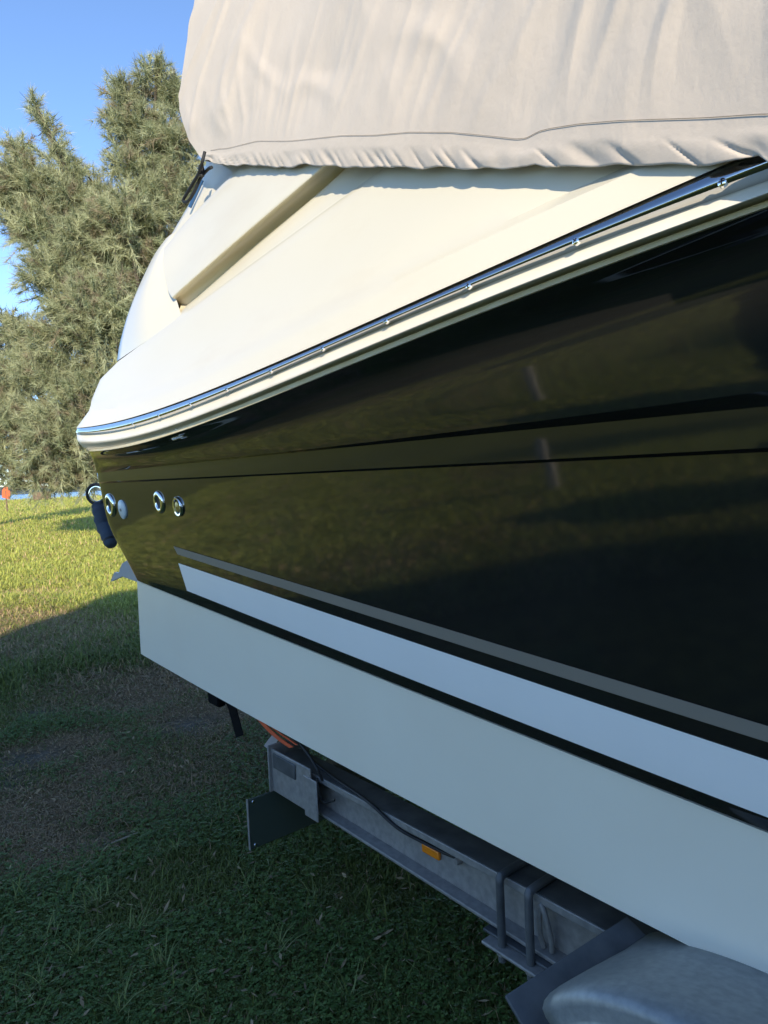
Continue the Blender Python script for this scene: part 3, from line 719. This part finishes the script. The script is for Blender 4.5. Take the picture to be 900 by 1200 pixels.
def litter(n):
    y = 1.8*(6.5/1.8)**rng.random(n); x = rng.uniform(-.62, .2, n)*y; z = rng.uniform(.022, .042, n)+np.array([hill(a, b_) for a, b_ in zip(x, y)])
    a = rng.uniform(0, 6.28, n); r = rng.uniform(.008, .022, n); tl = rng.normal(0, .35, n)
    d_ = np.stack([np.cos(a), np.sin(a), tl], 1)*r[:, None]; s_ = np.stack([-np.sin(a), np.cos(a), rng.normal(0, .3, n)], 1)*(r*.28)[:, None]; c = np.stack([x, y, z], 1)
    V = np.stack([c-d_, c-s_, c+d_, c+s_], 1).reshape(-1, 3); k = np.arange(n)*4
    col = np.array((.42, .31, .18))*rng.uniform(.4, 1.2, (n, 1)); tag(fast_mesh('dry_leaves', V, np.stack([k, k+1, k+2, k+3], 1), leaf, np.repeat(col, 4, 0)), 'tiny dry brown leaves scattered over the shaded lawn', 'leaves', kind='stuff')
litter(900)
def tussocks(spots):
    Vs = []; Fs = []; cs = []
    for (u, v) in spots:
        p = gnd(u, v)
        for _ in range(26):
            a = rng.uniform(0, 6.28); h = rng.uniform(.05, .13); l = rng.uniform(.3, 1.1); w_ = rng.uniform(.0025, .004)
            q = np.array((p.x+rng.normal(0, .018), p.y+rng.normal(0, .018), 0)); d_ = np.array((math.cos(a), math.sin(a), 0)); n_ = np.array((-d_[1], d_[0], 0)); k = len(Vs)
            for t in (0, .35, .7, 1):
                c = q+d_*h*l*t*t+np.array((0, 0, h*(t-.35*l*t*t))); ww = w_*(1-t*.85); Vs += [c-n_*ww, c+n_*ww]
            Fs += [(k, k+1, k+3, k+2), (k+2, k+3, k+5, k+4), (k+4, k+5, k+7, k+6)]; cc = np.array((.22, .26, .09))*rng.uniform(.6, 1.3); cs += [cc]*8
    tag(fast_mesh('grass_tussocks', np.array(Vs), np.array(Fs), leaf, np.array(cs)), 'small tufts of pale longer grass in the shaded lawn', 'grass', kind='stuff')
tussocks([(125, 1062), (112, 1068), (190, 1140), (45, 1170), (200, 1010), (255, 965), (160, 1100), (90, 1130), (230, 1180), (330, 1120), (20, 1060), (300, 1050), (60, 1105), (140, 1190), (400, 1180), (370, 1060)])
# twigs / dry stalk on the lawn
p = gnd(148, 989); tw = B().tube([(p.x-.06, p.y-.03, .02), (p.x, p.y, .03), (p.x+.05, p.y+.035, .035)], [.003, .005, .003], 6).build('dry_twig', M('dry_bark', (.34, .27, .19), .9), None, 40)
tag(tw, 'short pale dry twig lying on the shaded lawn', 'twig')
for x, y, h_, lb_ in ((-6.9, 1.2, 1.05, 'weathered pale post on the lawn to the left of the boat'),):
    r_ = random.Random(x); b = B().tube([(x+r_.uniform(-.006, .006), y, z_) for z_ in np.linspace(-.2, h_, 9)], [.065+r_.uniform(-.004, .004) for _ in range(8)]+[.055], 12)
    tag(b.build('wooden_post', M('post_wood', (.52, .48, .41), .85, bump=[(.004, 25)], var=(.35, .31, .26), vscale=9), None, 40), lb_, 'post')
# ================================================================= WATER, FAR SHORE
water = M('lake_water', (.03, .08, .16), .25, spec=.6, bump=[(.5, .7), (.15, 4)])
wv = [(-1500, SHORE-6, -.42), (1500, SHORE-6, -.42), (1500, 1500, -.42), (-1500, 1500, -.42)]
tag(mesh_obj('lake_water', wv, [(0, 1, 2, 3)], water), kind='structure')
hv_ = []; hf = []
hillm = M('hazed_hill_scrub', (.075, .10, .11), .95, var=(.055, .075, .085), vscale=.05)  # blue-grey puts the distance haze into the hill colour
N = 160
for i in range(N):
    x = -1400+2800*i/(N-1); h = 7+5*noise.noise(Vector((x*.006, 1, 0)))+3*noise.noise(Vector((x*.05, 2, 0)))
    hv_ += [(x, 640, -.5), (x, 655, h*.7), (x, 690, h), (x, 760, h*.6)]
for i in range(N-1):
    for k in range(3): a = i*4+k; hf.append((a, a+4, a+5, a+1))
tag(mesh_obj('far_hills', hv_, hf, hillm, None, 60), kind='structure')
# stump and marker by the shore
def uplift(u, v, dist):                       # a point on the sight line at a ground distance
    d = ray(u, v); return Vector((0, 0, EYE))+d*(dist/d.y)
p = uplift(50, 590, 80); b = B(); prof = [(.0001, .62), (1.5, .60), (1.62, .5), (1.55, .25), (1.7, 0), (1.8, -.4)]
b.lathe([(r*.62, h*2.2) for r, h in prof], 16, (p.x, p.y, p.z), (0, 0, 1))
b.V = [(v[0]+.12*noise.noise(Vector(v)*2), v[1], v[2]+.1*noise.noise(Vector(v)*1.5)) for v in b.V]
tag(b.build('tree_stump', wood_m, None, 40), 'squat brown tree stump at the edge of the lake', 'stump')
p = uplift(8, 592, 44); mk = empty('marker_post'); mk.location = p; tag(mk, 'small orange marker on a pole near the water on the left', 'marker')
B().tube([(0, 0, -.4), (0, 0, .9)], .04, 8).build('pole', wood_m, mk, 40)
B().add([(-.26, -.02, .5), (.22, -.02, .35), (.30, -.02, .75), (.08, -.02, 1.25), (-.22, -.02, .95), (-.26, .03, .5), (.22, .03, .35), (.30, .03, .75), (.08, .03, 1.25), (-.22, .03, .95)],
        [(0,1,2,3,4), (9,8,7,6,5), (0,5,6,1), (1,6,7,2), (2,7,8,3), (3,8,9,4), (4,9,5,0)]).build('flag', orange_p, mk, 30)
# ================================================================= TREES
needle = M('casuarina_needles', (1, 1, 1), .7, attr='tint', spec=.2); translucent(needle, .25)
bark = M('casuarina_bark', (.10, .08, .065), .95, bump=[(.02, 8)], var=(.06, .05, .042), vscale=6)
def feather_tree(name, label, base, blobs, dist, npl, nn, wdt, tone, seed, group=None, upk=.9):
    r = np.random.default_rng(seed); root = empty(name); root.location = base; tag(root, label, 'tree', group)
    cen = []; rad_ = []
    for (u, v, rp, dd) in blobs: cen.append(np.array(uplift(u, v, dist+dd))-np.array(base)); rad_.append(rp/FPX*dist)
    cen = np.array(cen); rad_ = np.array(rad_)
    # limbs: trunk to each blob
    b = B(); tk = B()
    hub = Vector((0, 0, 2.2)); tk.tube([(0, 0, -.3), (.1, 0, 1), tuple(hub), (hub.x+.3, 0, 5), (hub.x+.2, .2, 8)], [.42, .34, .28, .2, .1], 12)
    for c in cen:
        h = Vector((.1, 0, max(1.6, min(7.5, c[2]*.45)))); c_ = Vector(c); m_ = h.lerp(c_, .5)+Vector((0, 0, .4))
        tip_ = c_+Vector((r.normal(0, .1), r.normal(0, .1), .12))
        b.tube([h, m_, c_, tip_], [.13, .08, .04, .015], 6)
    tk.build('trunk', bark, root, 60); b.build('limbs', bark, root, 60)
    Vs = []; Cs = []; tw_ = B()
    wts = rad_**2.2; wts = wts/wts.sum()
    for ip in range(npl):
        k = r.choice(len(cen), p=wts); d = r.normal(size=3); d /= np.linalg.norm(d); rr = rad_[k]*r.random()**.45
        if r.random() < .5: d[2] = abs(d[2])
        st_ = cen[k]+d*rr*np.array((1, 1, 1.05))
        if st_[2] < .5: continue
        pl_shift = r.uniform(.3, .7)
        outd = d*.6+np.array((0, 0, upk+r.normal(0, .45)))+r.normal(size=3)*.25; outd /= np.linalg.norm(outd)
        Lp = r.uniform(.4, 1.0)
        t = r.random(nn)**.8; pos = st_+outd*((t-pl_shift)*Lp)[:, None]; pos[:, 2] -= (t**2)*.30*Lp
        nd = outd*.8+r.normal(size=(nn, 3))*.45; nd[:, 2] -= .45*r.random(nn); nd /= np.linalg.norm(nd, axis=1)[:, None]
        ln = r.uniform(.14, .36, nn)[:, None]; sd_ = np.cross(nd, r.normal(size=(nn, 3))); sd_ /= np.linalg.norm(sd_, axis=1)[:, None]
        droop = np.zeros((nn, 3)); droop[:, 2] = -.10*ln[:, 0]
        Vs.append(np.stack([pos-sd_*wdt/2, pos+sd_*wdt/2, pos+nd*ln+droop], 1).reshape(-1, 3))
        hue = r.random(); cc = np.array(tone[0])*(1-hue)+np.array(tone[1])*hue; cc = cc*r.uniform(.82, 1.18)
        if r.random() < .12: cc = np.array(tone[2])
        cn = cc*(.85+.3*r.random((nn, 1))); Cs.append(np.repeat(cn, 3, 0))
        if ip % 6 == 0: tw_.tube([st_-outd*.5, st_, st_+outd*Lp*.6], [.014, .010, .004], 3, False)
    V = np.concatenate(Vs); F = np.arange(len(V)).reshape(-1, 3)
    o = fast_mesh('foliage', V, F, needle, np.concatenate(Cs)); o.parent = root; tag(o, kind='stuff')
    tag(tw_.build('twigs', bark, root, 60), kind='stuff')
    return root
tone = [(.27, .30, .17), (.46, .47, .29), (.33, .28, .19)]
tdist = 21.0
bx = uplift(185, 600, tdist); base = Vector((bx.x, bx.y, 0))
blobs = [(183,92,20,0),(150,118,22,0),(205,120,26,.5),(160,155,34,0),(200,180,38,0),(150,200,24,-.5),(190,240,44,0),(225,230,30,.5),(150,262,36,-1),
         (42,124,9,0),(52,150,12,0),(62,178,15,0),(80,205,20,0),(20,178,16,0),(5,210,24,0),(40,222,30,0),(10,240,30,.5),(80,240,32,0),(118,245,26,0),(110,215,14,0),
         (60,275,38,0),(110,290,40,-.5),(150,320,44,0),(190,310,40,0),(30,270,20,1),(75,330,44,-.5),(120,370,50,-1),(165,390,46,0),(85,400,44,-.5),(30,395,26,.5),
         (60,450,44,0),(20,440,30,.5),(110,460,46,-.5),(130,510,36,0),(70,510,42,-.5),(25,500,34,0),(-15,480,40,.5),(80,545,22,0),(110,550,18,0),(40,545,18,0),(5,535,18,0),(90,563,9,0),(70,560,14,0),(45,562,12,0),(100,566,9,0),(18,560,14,0),(60,566,9,.5),(30,568,8,.5),(80,569,7,.5),(110,545,20,1),(60,520,30,2),(95,500,30,2)]
feather_tree('casuarina_tree', 'tall feathery grey green casuarina tree with drooping needles near the lake', base, blobs, tdist, 7000, 80, .015, tone, 3, upk=.55)
dk = [(.10, .11, .07), (.17, .175, .11), (.14, .12, .09)]
bx = uplift(-20, 600, 30)
feather_tree('casuarina_tree', 'darker casuarina tree at the left edge behind the big one', Vector((bx.x, bx.y, 0)), [(-5,400,30,0),(5,380,20,0),(-20,440,45,0),(5,560,18,0),(-10,520,35,0),(0,470,30,0)], 30, 500, 55, .035, dk, 9)
def shrub(x, y, h, rx, label, seed):  # out-of-view shrubs added to lay dark bands in the hull's reflection
    r = np.random.default_rng(seed); root = empty('shrub'); root.location = (x, y, 0); tag(root, label, 'shrub')
    b = B()
    for k in range(9):
        a = r.uniform(0, 6.28); q = r.uniform(.3, .8)*rx
        b.tube([(0, 0, -.05), (math.cos(a)*q*.5, math.sin(a)*q*.5, h*.4), (math.cos(a)*q, math.sin(a)*q, h*r.uniform(.6, .9))], [.025, .016, .006], 5)
    b.build('stems', bark, root, 60)
    n = 16000; d = r.normal(size=(n, 3)); d /= np.linalg.norm(d, axis=1)[:, None]; rad_ = r.random(n)**.4
    lump = 1+.28*np.sin(d[:, 0]*5+seed)*np.cos(d[:, 1]*4)+.15*np.sin(d[:, 2]*9)
    c = d*rad_[:, None]*lump[:, None]*np.array((rx, rx, h*.5))+np.array((0, 0, h*.52))
    t = r.normal(size=(n, 3)); t /= np.linalg.norm(t, axis=1)[:, None]; s_ = np.cross(t, r.normal(size=(n, 3))); s_ /= np.linalg.norm(s_, axis=1)[:, None]
    V = np.stack([c-s_*.014, c+t*.05, c+s_*.014, c-t*.03], 1).reshape(-1, 3); k = np.arange(n)*4; F = np.stack([k, k+1, k+2, k+3], 1)
    hue = r.random((n, 1)); col = np.array((.05, .08, .03))*(1-hue)+np.array((.11, .14, .05))*hue
    o = fast_mesh('leaves', V, F, needle, np.repeat(col, 4, 0)); o.parent = root; tag(o, kind='stuff')
shrub(-5.2, -1.3, 1.1, .55, 'low rounded unseen shrub added nearest the boat to darken the hull reflection', 21)
shrub(-9.4, -3.2, 1.9, 1.0, 'taller dark unseen shrub added further out for the hull reflection', 22)
shrub(-15.5, -4.5, 3.0, 2.0, 'broad dark unseen shrub added at the far left for the hull reflection', 23)
# ================================================================= ADDED SHED, UNSEEN BEHIND THE CAMERA (shaped to throw the lawn shadow)
shed = tag(empty('shadow_caster_shed'), 'pale gabled unseen shed added behind the viewpoint to cast the lawn shadow', 'shadow caster')
shed.location = (0, -6, 0)
shedw = M('caster_cladding', (.74, .73, .68), .7, bump=[(.002, 10)], var=(.66, .65, .60), vscale=2)  # kept pale to bounce light onto the shaded hull
shedr = M('caster_roof_metal', (.22, .24, .25), .45, metal=.4)
prof = [(-2.25, 0), (-2.3, 5.7), (-2.0, 6.0), (-1.7, 6.5), (-1.2, 6.65), (-.04, 5.36), (.29, 5.14), (.78, 4.90), (1.48, 4.55), (7.5, 2.9), (7.5, 0)]  # outline shaped to the wanted shadow edge on lawn and rail
V = [(x, 0, z) for x, z in prof]+[(x, -7, z) for x, z in prof]; n_ = len(prof)
F = [tuple(range(n_))[::-1], tuple(range(n_, 2*n_))]+[(0, n_, n_+1, 1), (n_-2, 2*n_-2, 2*n_-1, n_-1)]
B().add(V, F).build('walls', shedw, shed, 20)
b = B()
for i in range(1, n_-2):
    (x0, z0), (x1, z1) = prof[i], prof[i+1]
    V = [(x0, .15, z0+.004), (x1, .15, z1+.004), (x1, -7.15, z1+.004), (x0, -7.15, z0+.004), (x0, .15, z0+.06), (x1, .15, z1+.06), (x1, -7.15, z1+.06), (x0, -7.15, z0+.06)]
    b.add(V, [(0,3,2,1),(4,5,6,7),(0,1,5,4),(1,2,6,5),(2,3,7,6),(3,0,4,7)])
b.build('roof', shedr, shed, 20)
dd = B().box((-.5, .024, 0), (2.2, .06, 2.6)).build('door', shedr, shed, 30, .01)
for k in range(24): B().box((-2.4+k*.4, .003, 0), (-2.33+k*.4, .02, 2.75 if k > 14 else 4.2)).build('batten', shedw, shed, 30)
